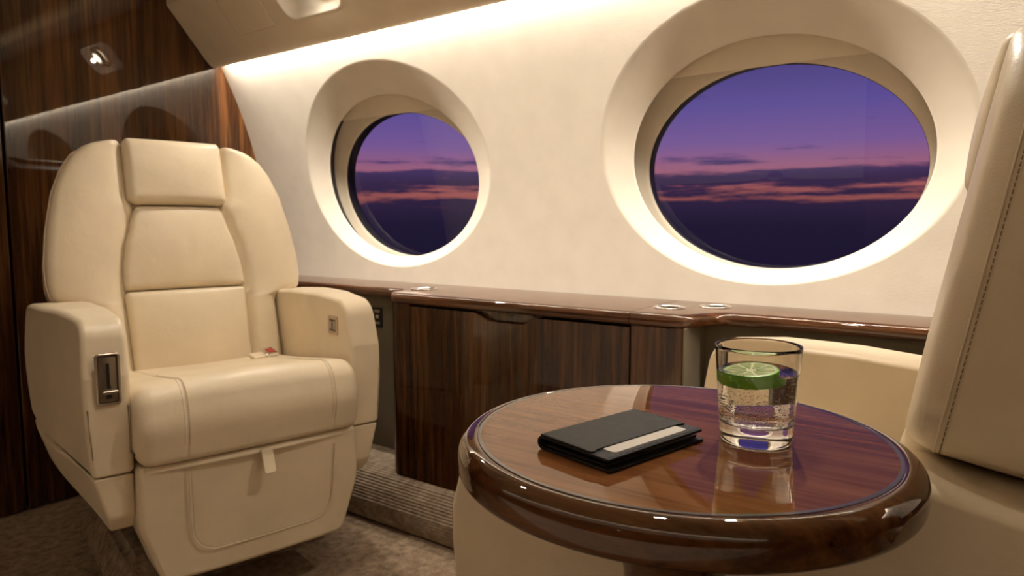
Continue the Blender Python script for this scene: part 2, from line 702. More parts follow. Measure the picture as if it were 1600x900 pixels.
def build_wall():
    V, Fc = [], []

    def strip(x0, x1, z0, z1, nx, nz):
        o = len(V)
        for i in range(nx + 1):
            for j in range(nz + 1):
                z = z0 + (z1 - z0) * j / nz
                V.append((x0 + (x1 - x0) * i / nx, yw(z), z))
        for i in range(nx):
            for j in range(nz):
                a = o + i * (nz + 1) + j
                Fc.append((a, a + 1, a + nz + 2, a + nz + 1))
    NZ = 40
    strip(XB - 0.03, WIN[0][0] - HW, Z0, Z1, 2, NZ)
    strip(WIN[0][0] + HW, WIN[1][0] - HW, Z0, Z1, 2, NZ)
    strip(WIN[1][0] + HW, XA + 0.03, Z0, Z1, 8, NZ)
    strip(XB - 0.03, XA + 0.03, Z1, 1.78, 8, 8)
    strip(XB - 0.03, XA + 0.03, 0.0, Z0, 8, 12)
    for cx, _ in WIN:
        # polar patch between the rectangle and the ellipse
        angs = []
        for k in range(NZ + 1):                    # side boundary points match the strips
            z = Z0 + (Z1 - Z0) * k / NZ
            angs.append((HW, z - OZ)); angs.append((-HW, z - OZ))
        for k in range(1, 40):
            x = -HW + 2 * HW * k / 40
            angs.append((x, Z1 - OZ)); angs.append((x, Z0 - OZ))
        angs = sorted(set((round(a, 6), round(b, 6)) for a, b in angs), key=lambda p: atan2(p[1] / OB, p[0] / OA))
        o = len(V)
        n = len(angs)
        MR = 14
        for i in range(MR + 1):
            t = i / MR
            for (dx, dz) in angs:
                th = atan2(dz / OB, dx / OA)
                ex, ez = OA * cos(th), OB * sin(th)
                x = cx + dx + (ex - dx) * t
                z = OZ + dz + (ez - dz) * t
                V.append((x, yw(z), z))
        for i in range(MR):
            for k in range(n):
                l = (k + 1) % n
                Fc.append((o + i * n + k, o + i * n + l, o + (i + 1) * n + l, o + (i + 1) * n + k))
    return structure(link_mesh('wall_back', V, Fc, M['wall']))


wall = build_wall()


def ellipse_ring(cx, a, b, z, d, n=160):
    return [(cx + a * cos(2 * pi * k / n), yw(z + b * sin(2 * pi * k / n)) + d, z + b * sin(2 * pi * k / n)) for k in range(n)]


def loft(name, rings, m, parent, cap=False):
    n = len(rings[0])
    V = [p for r in rings for p in r]
    Fc = []
    for i in range(len(rings) - 1):
        for k in range(n):
            l = (k + 1) % n
            Fc.append((i * n + k, i * n + l, (i + 1) * n + l, (i + 1) * n + k))
    if cap:
        Fc.append(tuple((len(rings) - 1) * n + k for k in range(n)))
    return link_mesh(name, V, Fc, m, parent)


def build_window(cx, name):
    w = bpy.data.objects.new(name, None)
    COL.objects.link(w)
    w.location = (cx, yw(OZ), OZ)
    structure(w)

    def loc(ring):
        return [(x - cx, y - yw(OZ), z - OZ) for x, y, z in ring]
    # flared reveal
    D = 0.036
    rings = []
    NR = 22
    for i in range(NR + 1):
        t = i / NR
        k = 0.16
        # quadratic start then a straight cone
        d = D * ((t * t / (2 * k)) if t < k else (t - k / 2)) / (1 - k / 2)
        rings.append(loc(ellipse_ring(cx, OA + (IA - OA) * t, OB + (IB - OB) * t, OZ + (IZ - OZ) * t, d)))
    for q in range(1, 7):                      # rolled lip
        t = q / 6 * pi * 0.62
        rr = 0.005
        rings.append(loc(ellipse_ring(cx, IA - rr * sin(t) * 0.6 + rr * (1 - cos(t)), IB - rr * sin(t) * 0.6 + rr * (1 - cos(t)), IZ, D + rr * sin(t) + rr * 0.6 * (1 - cos(t)))))
    rings.append(loc(ellipse_ring(cx, IA + 0.022, IB + 0.022, IZ, D + 0.012)))
    loft('reveal', rings, M['reveal'], w)
    # dark gap behind the lip, then the tunnel out to the bezel
    loft('seal', [loc(ellipse_ring(cx, IA + 0.022, IB + 0.022, IZ, D + 0.012)), loc(ellipse_ring(cx, IA + 0.028, IB + 0.028, IZ, D + 0.02)),
                  loc(ellipse_ring(cx, IA + 0.03, IB + 0.03, IZ - 0.004, D + 0.072))], M['gasket'], w)
    # bezel: dished plate with the pane opening
    rg = []
    for a, b, z, d in ((IA + 0.03, IB + 0.03, IZ - 0.004, 0.088), (IA + 0.012, IB + 0.012, IZ - 0.008, 0.093), (PA + 0.010, PB + 0.010, PZ, 0.098),
                       (PA + 0.003, PB + 0.003, PZ, 0.100), (PA, PB, PZ, 0.104)):
        rg.append(loc(ellipse_ring(cx, a, b, z, d)))
    loft('bezel', rg, M['bezel'], w)
    loft('gasket', [loc(ellipse_ring(cx, PA, PB, PZ, 0.104)), loc(ellipse_ring(cx, PA - 0.001, PB - 0.001, PZ, 0.107)),
                    loc(ellipse_ring(cx, PA + 0.002, PB + 0.002, PZ, 0.122)), loc(ellipse_ring(cx, PA + 0.004, PB + 0.004, PZ, 0.15))], M['gasket'], w)
    # pane (closed thin lens)
    n = 160
    V, Fc = [], []
    for d in (0.112,):
        for i in range(13):
            s = i / 12
            V += loc(ellipse_ring(cx, max(PA * s, 1e-4), max(PB * s, 1e-4), PZ, d))
    for i in range(12):
        for k in range(n):
            l = (k + 1) % n
            Fc.append((i * n + k, i * n + l, (i + 1) * n + l, (i + 1) * n + k))
    link_mesh('pane', V, Fc, M['pane'], w)
    # raised shade: only its lower edge hangs into view
    V, Fc = [], []
    zs = [1.343 + (1.425 - 1.343) * k / 6 for k in range(7)]
    for side in (0, 1):
        for i in range(25):
            for z in zs:
                lim = (IA + 0.024) * sqrt(max(0.0, 1 - ((z - IZ) / (IB + 0.026)) ** 2))
                x = cx - lim + 2 * lim * i / 24
                V.append((x - cx, yw(z) + 0.060 + side * 0.005 - yw(OZ), z - OZ))
    nz = len(zs)
    for side in (0, 1):
        o = side * 25 * nz
        for i in range(24):
            for j in range(nz - 1):
                a = o + i * nz + j
                Fc.append((a, a + 1, a + nz + 1, a + nz))
    o = 25 * nz
    for i in range(24):
        Fc.append((i * nz, (i + 1) * nz, o + (i + 1) * nz, o + i * nz))
    sh = link_mesh('shade', V, Fc, M['shade'], w, sharp=40)
    return w


for cx, nm in WIN:
    build_window(cx, nm)


def slab(name, x0, x1, y0, y1, z0, z1, m, bev=0, parent=None):
    return link_bm(name, box_bm(x0, x1, y0, y1, z0, z1, bev), m, parent, sharp=40)


structure(slab('floor', XB - 0.1, XA + 0.1, -0.9, 2.0, -0.06, 0.0, M['carpet']))
structure(slab('ceiling', XB - 0.1, XA + 0.1, -0.6, 1.84, 1.90, 1.95, M['headliner']))

# forward bulkhead: two lacquered walnut panels with a dark shadow gap
bh = structure(slab('wall_left', XB - 0.14, XB - 0.085, -0.75, 2.0, 0.0, 1.90, M['gap']))
GAPY = 0.868


def bulk_panel(y0, y1):
    o = link_bm('wall_panel', box_bm(-0.0235, 0.0, y0 - 1.70, y1 - 1.70, 0.004, 1.899, 0.003, 3), M['wood_v'], bh, sharp=40)
    o.location = (XB, 1.70, 0)
    o.rotation_euler = (0, 0, radians(-1.05))        # the partition is not quite square to the cabin
    return o


bulk_panel(GAPY + 0.004, 1.98)
bulk_panel(-0.75, GAPY - 0.004)

# far side and aft end of the cabin (behind the camera)
V, Fc = [], []
for i in range(2):
    for j in range(31):
        z = 1.9 * j / 30
        V.append((XB - 0.03 + i * (XA - XB + 0.06), 2 * YC - yw(z), z))
for j in range(30):
    Fc.append((j, j + 1, 31 + j + 1, 31 + j))
structure(link_mesh('wall_front', V, Fc, M['wall']))
structure(slab('far_light_blocker', XB, XA, -0.62, -0.53, 0.0, 1.28, M['wood_x']))  # unseen dark slab, added and raised to cut light bounced off the far wall
structure(slab('wall_right', XA, XA + 0.06, -0.75, 2.0, 0.0, 1.90, M['wood_v']))


# ------------------------------------------------------------------ overhead service panels (slanted, over the windows and opposite)
P0, P1 = Vector((1.549, 1.601)), Vector((1.409, 1.764))
SD = (P1 - P0).normalized()
SN = Vector((-SD.y, SD.x)) * -1.0     # outward, away from the room
if SN.y < 0: SN = -SN


def overhead(name, label, mirror=False):
    t = thing(name, label, 'panel', (0, (2 * YC - 1.5) if mirror else 1.5, 1.6))
    oy, oz = 1.5, 1.6
    prof = [(1.409, 1.764), (1.549, 1.601), (1.560, 1.5885), (1.570, 1.579), (1.580, 1.572), (1.589, 1.5685), (1.597, 1.569), (1.602, 1.5735),
            (1.603, 1.578), (1.599, 1.5785), (1.593, 1.576), (1.584, 1.5785), (1.572, 1.588), (1.5615, 1.600), (1.425, 1.765), (1.425, 1.80), (1.409, 1.80)]
    s = -1 if mirror else 1
    V, Fc = [], []
    n = len(prof)
    for x in (XB + 0.001, XA):
        for y, z in prof:
            V.append((x, s * (y - oy), z - oz))
    for j in range(n):
        k = (j + 1) % n
        Fc.append((j, k, n + k, n + j))
    Fc.append(tuple(range(n)))
    Fc.append(tuple(n + j for j in range(n)))
    shell = link_mesh('panel_shell', V, Fc, M['panel'], t, sharp=38)
    return t, shell


def on_slope(x, s, h):
    """panel coordinates (along the cabin, up the slope, proud of the room face) -> local to the overhead thing"""
    p = P0 + SD * s - SN * h
    return (x, p.x - 1.5, p.y - 1.6)


ov, ov_shell = overhead('overhead_service_panel', 'slanted beige overhead panel with a reading light above the left window')
ovf, _ = overhead('overhead_service_panel', 'slanted overhead panel on the far side of the cabin, facing the windows', True)

RECESS = [(-1.853, 0.028 + 0.085), (-0.42, 0.028 + 0.085)]       # reading-light wells: centre x, centre slope


def well_outline(x, s, grow=0.0):
    w0, w1, h = 0.135 + grow, 0.150 + grow, 0.066 + grow
    return round_poly([(x - w0, s - h), (x + w0, s - h), (x + w1, s + h), (x - w1, s + h)], 0.045 + grow, 8)


cutters = []
for x, s in RECESS:
    ol = well_outline(x, s)
    n = len(ol)
    V = [on_slope(a, b, 0.02) for a, b in ol] + [on_slope(a, b, -0.03) for a, b in ol]
    Fc = [(j, (j + 1) % n, n + (j + 1) % n, n + j) for j in range(n)] + [tuple(range(n)), tuple(n + j for j in range(n))]
    c = link_mesh('cutter', V, Fc, None, ov)
    cutters.append(c)
bpy.context.view_layer.update()
cut(ov_shell, cutters)
for p in ov_shell.data.polygons:
    p.use_smooth = True
ov_shell.data.set_sharp_from_angle(angle=radians(38))

for x, s in RECESS:
    # rolled rim and pale bowl
    rings = []
    for g, h in ((0.004, 0.0), (0.0035, 0.0016), (0.001, 0.0022), (-0.002, 0.0012), (-0.004, -0.002), (-0.008, -0.012), (-0.02, -0.026), (-0.04, -0.031)):
        rings.append([on_slope(a, b, h) for a, b in well_outline(x, s, g)])
    loft('light_well', rings, M['reveal'], ov, cap=True)
    cxs = on_slope(x + 0.053, s + 0.006, -0.018)
    rot = Matrix.Rotation(atan2(SD.y, -SD.x) * 0, 4, 'X')
    # swivel lamp: ring and lens, facing down the slope normal
    nrm = Vector((0, -SN.x, -SN.y))
    q = nrm.to_track_quat('Z', 'Y').to_matrix().to_4x4()

    def place(o, off):
        o.matrix_local = Matrix.Translation(Vector(cxs) + nrm * off) @ q
    o = lathe('lamp_ring', [(0.018, -0.008), (0.030, -0.008), (0.034, 0.0), (0.033, 0.006), (0.028, 0.0085), (0.0225, 0.007), (0.021, 0.002), (0.018, -0.008)], M['reveal'], ov, 40)
    place(o, 0.004)
    o = lathe('lamp_lens', [(0.0, 0.010), (0.008, 0.0092), (0.015, 0.0065), (0.0205, 0.002), (0.021, -0.004), (0.0, -0.004)], M['lamp'], ov, 40)
    place(o, 0.008)
    wp = Vector(cxs) + Vector((0, 1.5, 1.6)) + nrm * 0.03
    tgt = (x + 0.1, 1.0, 0.5) if x < -1 else (-0.35, 0.9, 0.6)
    spot('reading_light', wp, tgt, READ_W, 0.02, 120, 0.9)
    d = bpy.data.lights.new('reading_glow', 'POINT')         # the domed lens also lights its own well
    d.energy, d.color, d.shadow_soft_size = 0.25, WARM, 0.010
    o = bpy.data.objects.new('reading_glow', d)
    o.location = Vector(cxs) + Vector((0, 1.5, 1.6)) + nrm * 0.032
    COL.objects.link(o)

# access hatch, set proud by a hair with a shadow groove round it
ol = round_poly([(-2.287, 0.046), (-2.072, 0.046), (-2.072, 0.178), (-2.287, 0.178)], 0.012, 6)
loft('access_hatch', [[on_slope(a, b, h) for a, b in inset(ol, g)] for g, h in ((0.0, -0.001), (0.0, 0.0012), (0.0015, 0.0022), (0.004, 0.0025))], M['panel'], ov, cap=True)
tube('hatch_groove', [on_slope(a, b, 0.0002) for a, b in inset(ol, -0.0012)], 0.0011, M['leather_dk'], ov, 6, closed=True)

# LED strips in the coves
st = bpy.data.objects.new('trim_1', None)
COL.objects.link(st)
st.location = ((XA + XB) / 2, 1.594, 1.612)
structure(st)
link_bm('light_strip', box_bm(-(XA - XB) / 2 + 0.03, (XA - XB) / 2 - 0.03, -0.006, 0.006, -0.003, 0.003, 0.001), M['strip'], st)


# headliner downlights
DL = [(-1.30, 0.80), (-0.45, 0.98)]
for i, (x, y) in enumerate(DL):
    t = thing('ceiling_downlight', ['round recessed ceiling downlight nearer the wooden bulkhead', 'round recessed ceiling downlight over the round table'][i], 'light', (x, y, 1.90))
    lathe('trim_ring', [(0.026, -0.001), (0.028, -0.006), (0.040, -0.004), (0.042, 0.0), (0.026, -0.001)], M['chrome'], t, 48)
    lathe('lamp_lens', [(0.0, -0.002), (0.026, -0.002), (0.026, 0.0), (0.0, 0.0)], M['lamp'], t, 48)
    spot('downlight', (x, y, 1.89), (x, y + 0.05, 0), DOWN_W * (1.0, 0.4)[i], 0.03, 130, 1.0)

# ------------------------------------------------------------------ side ledge
LZ1, LZ0 = 0.740, 0.709


def s_curve(x0, y0, x1, y1, n=10):
    return [(x0 + (x1 - x0) * k / n, y0 + (y1 - y0) * (0.5 - 0.5 * cos(pi * k / n))) for k in range(n + 1)]


def ledge_front():
    p = [(XB + 0.002, 1.612), (-1.585, 1.612)]
    # notch and rounded nose at the forward end of the cabinet
    p += [(-1.572, 1.609), (-1.563, 1.600), (-1.558, 1.590)]
    for k in range(9):
        a = pi + (pi / 2) * k / 8
        p.append((-1.505 + 0.050 * cos(a), 1.558 + 0.050 * sin(a)))
    p += [(-1.0, 1.507), (-0.716, 1.505)]
    p += [(-0.64, 1.508)]
    p += s_curve(-0.60, 1.512, -0.50, 1.618, 14)
    p += [(-0.3, 1.622), (XA, 1.622)]
    return p


def poly_slab(front, back_y, x0, x1, z0, z1, nose):
    """ledge piece between x0 and x1 with a bullnose front"""
    pts = [p for p in front if x0 < p[0] < x1]

    def yat(x):
        for a, b in zip(front, front[1:]):
            if a[0] <= x <= b[0]:
                return a[1] + (b[1] - a[1]) * (x - a[0]) / max(1e-9, b[0] - a[0])
        return front[-1][1]
    pts = [(x0, yat(x0))] + pts + [(x1, yat(x1))]
    dense = []
    for a, b in zip(pts, pts[1:]):
        k = max(1, int(hypot(b[0] - a[0], b[1] - a[1]) / 0.02))
        for j in range(k):
            dense.append((a[0] + (b[0] - a[0]) * j / k, a[1] + (b[1] - a[1]) * j / k))
    dense.append(pts[-1])
    nrm = []
    for i in range(len(dense)):
        a, b = dense[max(0, i - 1)], dense[min(len(dense) - 1, i + 1)]
        t = Vector((b[0] - a[0], b[1] - a[1])).normalized()
        nrm.append(Vector((-t.y, t.x)))
    # bullnose section: (inset from front, z)
    sec = []
    r = nose
    zt = z1
    for k in range(7):
        a = pi / 2 * k / 6
        sec.append((r - r * sin(a), zt - r + r * cos(a)))
    rb = 0.006
    for k in range(5):
        a = pi / 2 * k / 4
        sec.append((rb - rb * cos(a) , z0 + rb - rb * sin(a)))
    V, Fc = [], []
    cols = []
    for (x, y), n in zip(dense, nrm):
        c = []
        V.append((x, back_y, zt)); c.append(len(V) - 1)
        for d, z in sec:
            V.append((x + n.x * d if x0 + 0.0005 < x < x1 - 0.0005 else x, y + n.y * d, z)); c.append(len(V) - 1)
        V.append((x, back_y, z0)); c.append(len(V) - 1)
        cols.append(c)
    m = len(cols[0])
    for i in range(len(cols) - 1):
        for j in range(m):
            k = (j + 1) % m
            Fc.append((cols[i][j], cols[i][k], cols[i + 1][k], cols[i + 1][j]))
    Fc.append(tuple(cols[0]))
    Fc.append(tuple(cols[-1][::-1]))
    return V, Fc


ledge = thing('side_ledge', 'glossy walnut ledge running under both windows with chrome cup holders', 'ledge', (0, 0, 0))
FR = ledge_front()
CUPS = [(-0.668, 1.640, 'chrome cup holder ring in walnut ledge, left one of the pair under the large window'),
        (-0.578, 1.726, 'chrome cup holder ring in walnut ledge, right one of the pair under the large window'),
        (-1.520, 1.655, 'chrome cup holder ring at the rounded ledge corner below the small window')]
CUPR = [0.037, 0.037, 0.040]
for (x0, x1) in ((XB + 0.002, -1.5595), (-1.559, -0.7165), (-0.7145, XA)):
    V, Fc = poly_slab(FR, 1.816, x0, x1, LZ0, LZ1, 0.016)
    o = link_mesh('ledge_board', V, Fc, M['wood_x'], ledge, sharp=45)
    cs = []
    for (cx, cy, _), cr in zip(CUPS, CUPR):
        if x0 < cx < x1:
            cs.append(lathe('cutter', [(0, -0.09), (cr - 0.001, -0.09), (cr - 0.001, 0.03), (0, 0.03)], None, None, 64, (cx, cy, LZ1)))
    if cs:
        bpy.context.view_layer.update()
        cut(o, cs)
        for p in o.data.polygons: p.use_smooth = True
        o.data.set_sharp_from_angle(angle=radians(45))
for (cx, cy, _), cr in zip(CUPS, CUPR):
    ch = lathe('cup_holder', [(cr - 0.004, -0.004), (cr - 0.0045, 0.001), (cr - 0.003, 0.0028), (cr, 0.0036), (cr + 0.003, 0.0026), (cr + 0.004, 0.0002),
                              (cr - 0.001, -0.0005), (cr - 0.004, -0.004)], M['chrome'], ledge, 64)
    ch.location = (cx, cy, LZ1)
    ch['label'] = 'chrome cup holder ring'
    lathe('cup_well', [(cr - 0.0042, 0.0), (cr - 0.005, -0.024), (cr - 0.010, -0.029), (0, -0.029), (0, -0.0305), (cr - 0.009, -0.0305), (cr - 0.003, -0.025), (cr - 0.0022, -0.001), (cr - 0.0042, 0.0)], M['cupdark'], ch, 64)

# lower side panels (taupe) under the ledge, fore and aft of the cabinet
lp = structure(slab('trim_2', XB, -1.50, 1.655, 1.69, 0.13, 0.709, M['taupe'], 0.002))
lp2 = structure(slab('trim_3', -0.60, XA, 1.66, 1.69, 0.13, 0.709, M['taupe'], 0.002))

# ------------------------------------------------------------------ side cabinet
cab = thing('side_cabinet', 'dark glossy walnut side cabinet with a finger pull below the ledge', 'cabinet', (0, 0, 0))
CZ0, CZ1 = 0.158, 0.7085


def corner_post():
    V, Fc = [], []
    pts = [(-1.551, 1.654)]
    for k in range(11):
        a = pi + (pi / 2) * k / 10
        pts.append((-1.501 + 0.050 * cos(a), 1.562 + 0.050 * sin(a)))
    pts += [(-1.449, 1.512), (-1.449, 1.54), (-1.449, 1.654)]
    n = len(pts)
    V = [(x, y, CZ0) for x, y in pts] + [(x, y, CZ1) for x, y in pts]
    Fc = [(j, (j + 1) % n, n + (j + 1) % n, n + j) for j in range(n)] + [tuple(range(n)), tuple(n + j for j in range(n))]
    return link_mesh('corner_post', V, Fc, M['wood_cab'], cab, sharp=40)


corner_post()
slab('carcass', -1.447, -0.585, 1.534, 1.654, CZ0 + 0.01, CZ1, M['gap'], 0, cab)
# door with a scooped finger pull in its top edge
dz = 0.7015
outline = [(-1.4465, CZ0), (-0.7165, CZ0), (-0.7165, dz), (-0.985, dz)]
outline += [(-1.002, dz - 0.003), (-1.018, dz - 0.016), (-1.035, dz - 0.021), (-1.135, dz - 0.021), (-1.158, dz - 0.017), (-1.176, dz - 0.006), (-1.196, dz)]
outline += [(-1.4465, dz)]
extr = [(a, b) for a, b in outline]
extrude_round('door', extr, 1.5115, 1.5335, 0.0015, M['wood_cab'], cab, nseg=3, mapf=lambda u, a, b: (a, u, b)).data.set_sharp_from_angle(angle=radians(40))
o = slab('finger_pull', -1.20, -0.98, 1.5305, 1.545, 0.672, 0.7075, M['wood_cab'], 0.002, cab)
slab('side_return', -0.5815, -0.5775, 1.514, 1.654, CZ0, CZ1, M['taupe'], 0.001, cab)
slab('end_panel', -0.7135, -0.5820, 1.5115, 1.654, CZ0, CZ1, M['wood_cab'], 0.003, cab)

# ------------------------------------------------------------------ ribbed carpet kick along the foot of the wall
prof = []
kp = [(1.655, 0.172), (1.60, 0.172), (1.53, 0.168), (1.495, 0.150), (1.470, 0.115), (1.458, 0.075), (1.460, 0.035), (1.472, 0.006), (1.66, 0.006)]
dn = []
for a, b in zip(kp, kp[1:]):
    l = hypot(b[0] - a[0], b[1] - a[1])
    k = max(1, int(l / 0.0018)) if b[1] < 0.171 and a[1] > 0.02 else 1
    for j in range(k):
        dn.append((a[0] + (b[0] - a[0]) * j / k, a[1] + (b[1] - a[1]) * j / k))
dn.append(kp[-1])
acc = 0
out = []
for i, p in enumerate(dn):
    if i: acc += hypot(p[0] - dn[i - 1][0], p[1] - dn[i - 1][1])
    amp = 0.0016 if 0.03 < p[1] < 0.165 and p[0] < 1.53 else 0.0
    out.append((p[0] - amp * cos(acc / 0.0092 * 2 * pi), p[1]))
V, Fc = [], []
n = len(out)
for x in (XB + 0.002, XA):
    for y, z in out: V.append((x, y, z))
for j in range(n):
    k = (j + 1) % n
    Fc.append((j, k, n + k, n + j))
Fc += [tuple(range(n)), tuple(n + j for j in range(n))]
structure(link_mesh('baseboard_back', V, Fc, M['kick'], None, sharp=60))

# ------------------------------------------------------------------ socket plate on the forward side panel
sp = thing('socket_plate', 'black power and headset socket plate on the taupe panel beside the left armchair', 'socket', (-1.744, 1.655, 0.595))
link_bm('plate', box_bm(-0.032, 0.032, -0.004, 0.0, 0.0, 0.070, 0.0015), M['black'], sp)
for i in range(2):
    link_bm('jack', box_bm(-0.020 + 0.022 * i, -0.006 + 0.022 * i, -0.0062, -0.003, 0.032, 0.044, 0.001), M['chrome'], sp)
link_bm('switch', box_bm(-0.004, 0.020, -0.0065, -0.003, 0.052, 0.062, 0.001), M['steel'], sp)
link_bm('port', box_bm(-0.008, 0.020, -0.006, -0.003, 0.012, 0.020, 0.001), M['steel'], sp)


# ------------------------------------------------------------------ armchairs
def build_chair(name, label, loc, rotz, drop=0.0, wing=0.0, tilt=15.0, vb=0.45, aisle_profile=None, group=None, detail=True):
    """local axes: x to the viewer's right when facing the chair, y backwards, z up. drop lowers everything above the plinth"""
    t = thing(name, label, 'armchair', loc, rotz, group)
    le = M['leather']
    dz = -drop

    def P(q):
        return (q[0], q[1], q[2] + dz)

    def mv(o):
        o.location.z += dz
        return o
    # --- plinth (carpeted) and dark pedestal
    bm = box_bm(-0.27, 0.27, 0.20, 0.76, 0.0, 0.10, 0)
    for v in bm.verts:
        if v.co.z > 0.05:
            v.co.x *= 0.90
            v.co.y = 0.48 + (v.co.y - 0.48) * 0.92
        else:
            v.co.x *= 1.08
    bmesh.ops.bevel(bm, geom=bm.edges[:], offset=0.015, segments=3, affect='EDGES')
    link_bm('plinth', bm, M['carpet'], t)
    link_bm('pedestal', box_bm(-0.17, 0.17, 0.22, 0.62, 0.095, 0.37 + dz, 0.02), M['gap'], t)
    # --- arms
    arm_prof = [(0.0, 0.400), (-0.003, 0.52), (0.000, 0.62), (0.028, 0.742), (0.20, 0.752), (0.40, 0.748), (0.585, 0.736), (0.62, 0.60), (0.60, 0.43), (0.30, 0.412)]
    arm_rad = [0.006, 0.05, 0.03, 0.060, 0.05, 0.1, 0.03, 0.05, 0.02, 0.05]
    for side in (-1, 1):
        pr = arm_prof
        rd = arm_rad
        if side == 1 and aisle_profile:
            pr, rd = aisle_profile
        ap = densify(round_poly(pr, rd, 9), 0.03)

        def fn(u, v, w, side=side):
            if side == -1 and aisle_profile:          # this arm starts further back
                v = 0.17 + v * (0.62 - 0.17) / 0.62
            # |u| runs .265 (inner) to .348 (outer); the outer face flares towards the rear and leans
            k = (abs(u) - 0.265) / 0.083
            vv = max(0.0, min(1.0, v / 0.42))
            fl = (0.047 * (vv * vv * (3 - 2 * vv))) * k
            bulge = 0.010 * k * sin(max(0, min(1, (w - 0.40) / 0.36)) * pi)
            return (side * (abs(u) + fl + bulge), v, w)
        a0, a1 = 0.265, 0.348
        o = extrude_round('armrest', ap, a0 * 1.0, a1, 0.012, le, t, fn=lambda u, v, w, f=fn: f(u, v, w), mids=3, nseg=5)
        mv(o)
        # piping seam along both edges of the arm's top and front
        for uu, inn in ((a1 - 0.007, 0.0), (a0 + 0.007, 0.0)):
            path = []
            for (v, w) in inset(ap if area2(ap) > 0 else ap[::-1], 0.0004):
                if w > 0.41 and v < 0.58:
                    path.append((v, w))
            path.sort(key=lambda q: 0)
            # keep polygon order but start at the lower front
            st_ = min(range(len(path)), key=lambda i: path[i][1] + (path[i][0] > 0.2) * 9)
            path = path[st_:] + path[:st_]
            pts = [fn(uu, v, w) for v, w in path]
            # drop the closing jump
            keep = [pts[0]]
            for q in pts[1:]:
                if (Vector(q) - Vector(keep[-1])).length < 0.12:
                    keep.append(q)
            mv(tube('arm_piping', keep, 0.0011, M['leather_dk'], t, 6))
        # --- lower skirt under the arm, tapering away to the rear
        sk = densify(round_poly([(0.002, 0.396), (0.006, 0.30), (0.030, 0.262), (0.06, 0.262), (0.56, 0.385), (0.58, 0.424), (0.30, 0.408)], [0.004, 0.03, 0.02, 0.02, 0.02, 0.01, 0.05], 6), 0.03)

        def fs(u, v, w, side=side, fn=fn):
            x, y, z = fn(u, v, max(w, 0.40))
            k = (abs(u) - 0.265) / 0.083
            low = max(0.0, (0.40 - w) / 0.138)
            x = side * (abs(x) - 0.034 * low * k)
            return (x, y, w)
        mv(extrude_round('side_skirt', sk, a0 + 0.002, a1 - 0.001, 0.008, le, t, fn=fs, mids=3, nseg=4))
    # --- seat cushion
    cp = round_poly([(-0.044, 0.412), (-0.062, 0.50), (-0.035, 0.592), (0.10, 0.578), (0.30, 0.552), (0.50, 0.532), (0.50, 0.425)],
                    [0.022, 0.09, 0.062, 0.1, 0.1, 0.03, 0.03], 10)
    cp = densify(cp, 0.02)
    seams = (-0.168, 0.188)
    us = []
    k = -0.232
    while k < 0.233:
        us.append(k); k += 0.0145
    for s in seams:
        us += [s - 0.006, s - 0.003, s, s + 0.003, s + 0.006]
    us = sorted(set(round(u, 5) for u in us))

    def fc(u, v, w):
        g = 0
        for s in seams:
            g += 0.0028 * math.exp(-((u - s) / 0.0035) ** 2)
        crown = 0.012 * (1 - (u / 0.27) ** 2)
        dip = -0.010 * math.exp(-((u / 0.17) ** 2)) * max(0, min(1, (v - 0.02) / 0.1))
        if w > 0.47:
            return (u, v + (g if v < -0.02 else 0) - crown * 0.6 * (v < 0.0), w + (crown + dip - g) * min(1, (w - 0.47) / 0.06))
        return (u, v + g * (v < 0) - crown * 0.6 * (v < 0.0), w)
    seat = mv(extrude_round('seat_cushion', cp, -0.268, 0.268, 0.034, le, t, fn=fc, nseg=7, us=us))
    cpp = cp if area2(cp) > 0 else cp[::-1]
    front = [q for q in inset(cpp, -0.0002) if q[0] < 0.24 and q[1] > 0.43 and not (q[0] > 0.0 and q[1] < 0.5)]
    front.sort(key=lambda q: atan2(q[1] - 0.46, q[0] - 0.06) if q[1] > 0.46 else (-pi * 0 + atan2(q[1] - 0.46, q[0] - 0.06)) % (2 * pi))
    front.sort(key=lambda q: -((atan2(q[1] - 0.44, q[0] - 0.10)) % (2 * pi)))
    for s in seams:
        for off in (-0.0048, 0.0048):
            pts = [fc(s + off, v, w) for v, w in front]
            mv(stitches('seat_stitching', pts, 0.0062, 0.0042, 0.0007, M['leather_dk'], t))
    # --- footrest: hanging front panel
    fo = densify(round_poly([(-0.264, 0.410), (-0.268, 0.27), (-0.222, 0.128), (0.222, 0.128), (0.268, 0.27), (0.264, 0.410)], [0.012, 0.12, 0.03, 0.03, 0.12, 0.012], 8), 0.02)

    def ff(u, a, b):
        # u = depth, a = lateral, b = height
        lean = 0.10 * max(0, (0.30 - b)) * 0.5
        bow = -0.016 * (1 - (a / 0.27) ** 2)
        return (u + lean + bow * (u < 0.03), a, b)
    mv(extrude_round('footrest', fo, -0.028, 0.10, 0.013, le, t, fn=ff, nseg=6, mids=2, mapf=lambda u, a, b: (a, u, b)))

    def fsurf(a, b, h=0.0):
        q = ff(-0.028, a, b)
        return (a, q[0] - h, b)
    loop = []
    U = round_poly([(-0.163, 0.388), (-0.160, 0.185), (0.183, 0.185), (0.200, 0.388)], [0, 0.06, 0.06, 0], 10)
    dl = []
    for a, b in zip(U, U[1:]):
        k = max(1, int(hypot(a[0] - b[0], a[1] - b[1]) / 0.012))
        for j in range(k): dl.append((a[0] + (b[0] - a[0]) * j / k, a[1] + (b[1] - a[1]) * j / k))
    mv(tube('footrest_seam', [fsurf(a, b, 0.0) for a, b in dl], 0.0013, le, t, 6))
    mv(stitches('footrest_stitching', [fsurf(a * 0.975 + 0.0005, b + 0.004, 0.0006) for a, b in dl], 0.0062, 0.0042, 0.0007, M['leather_dk'], t))
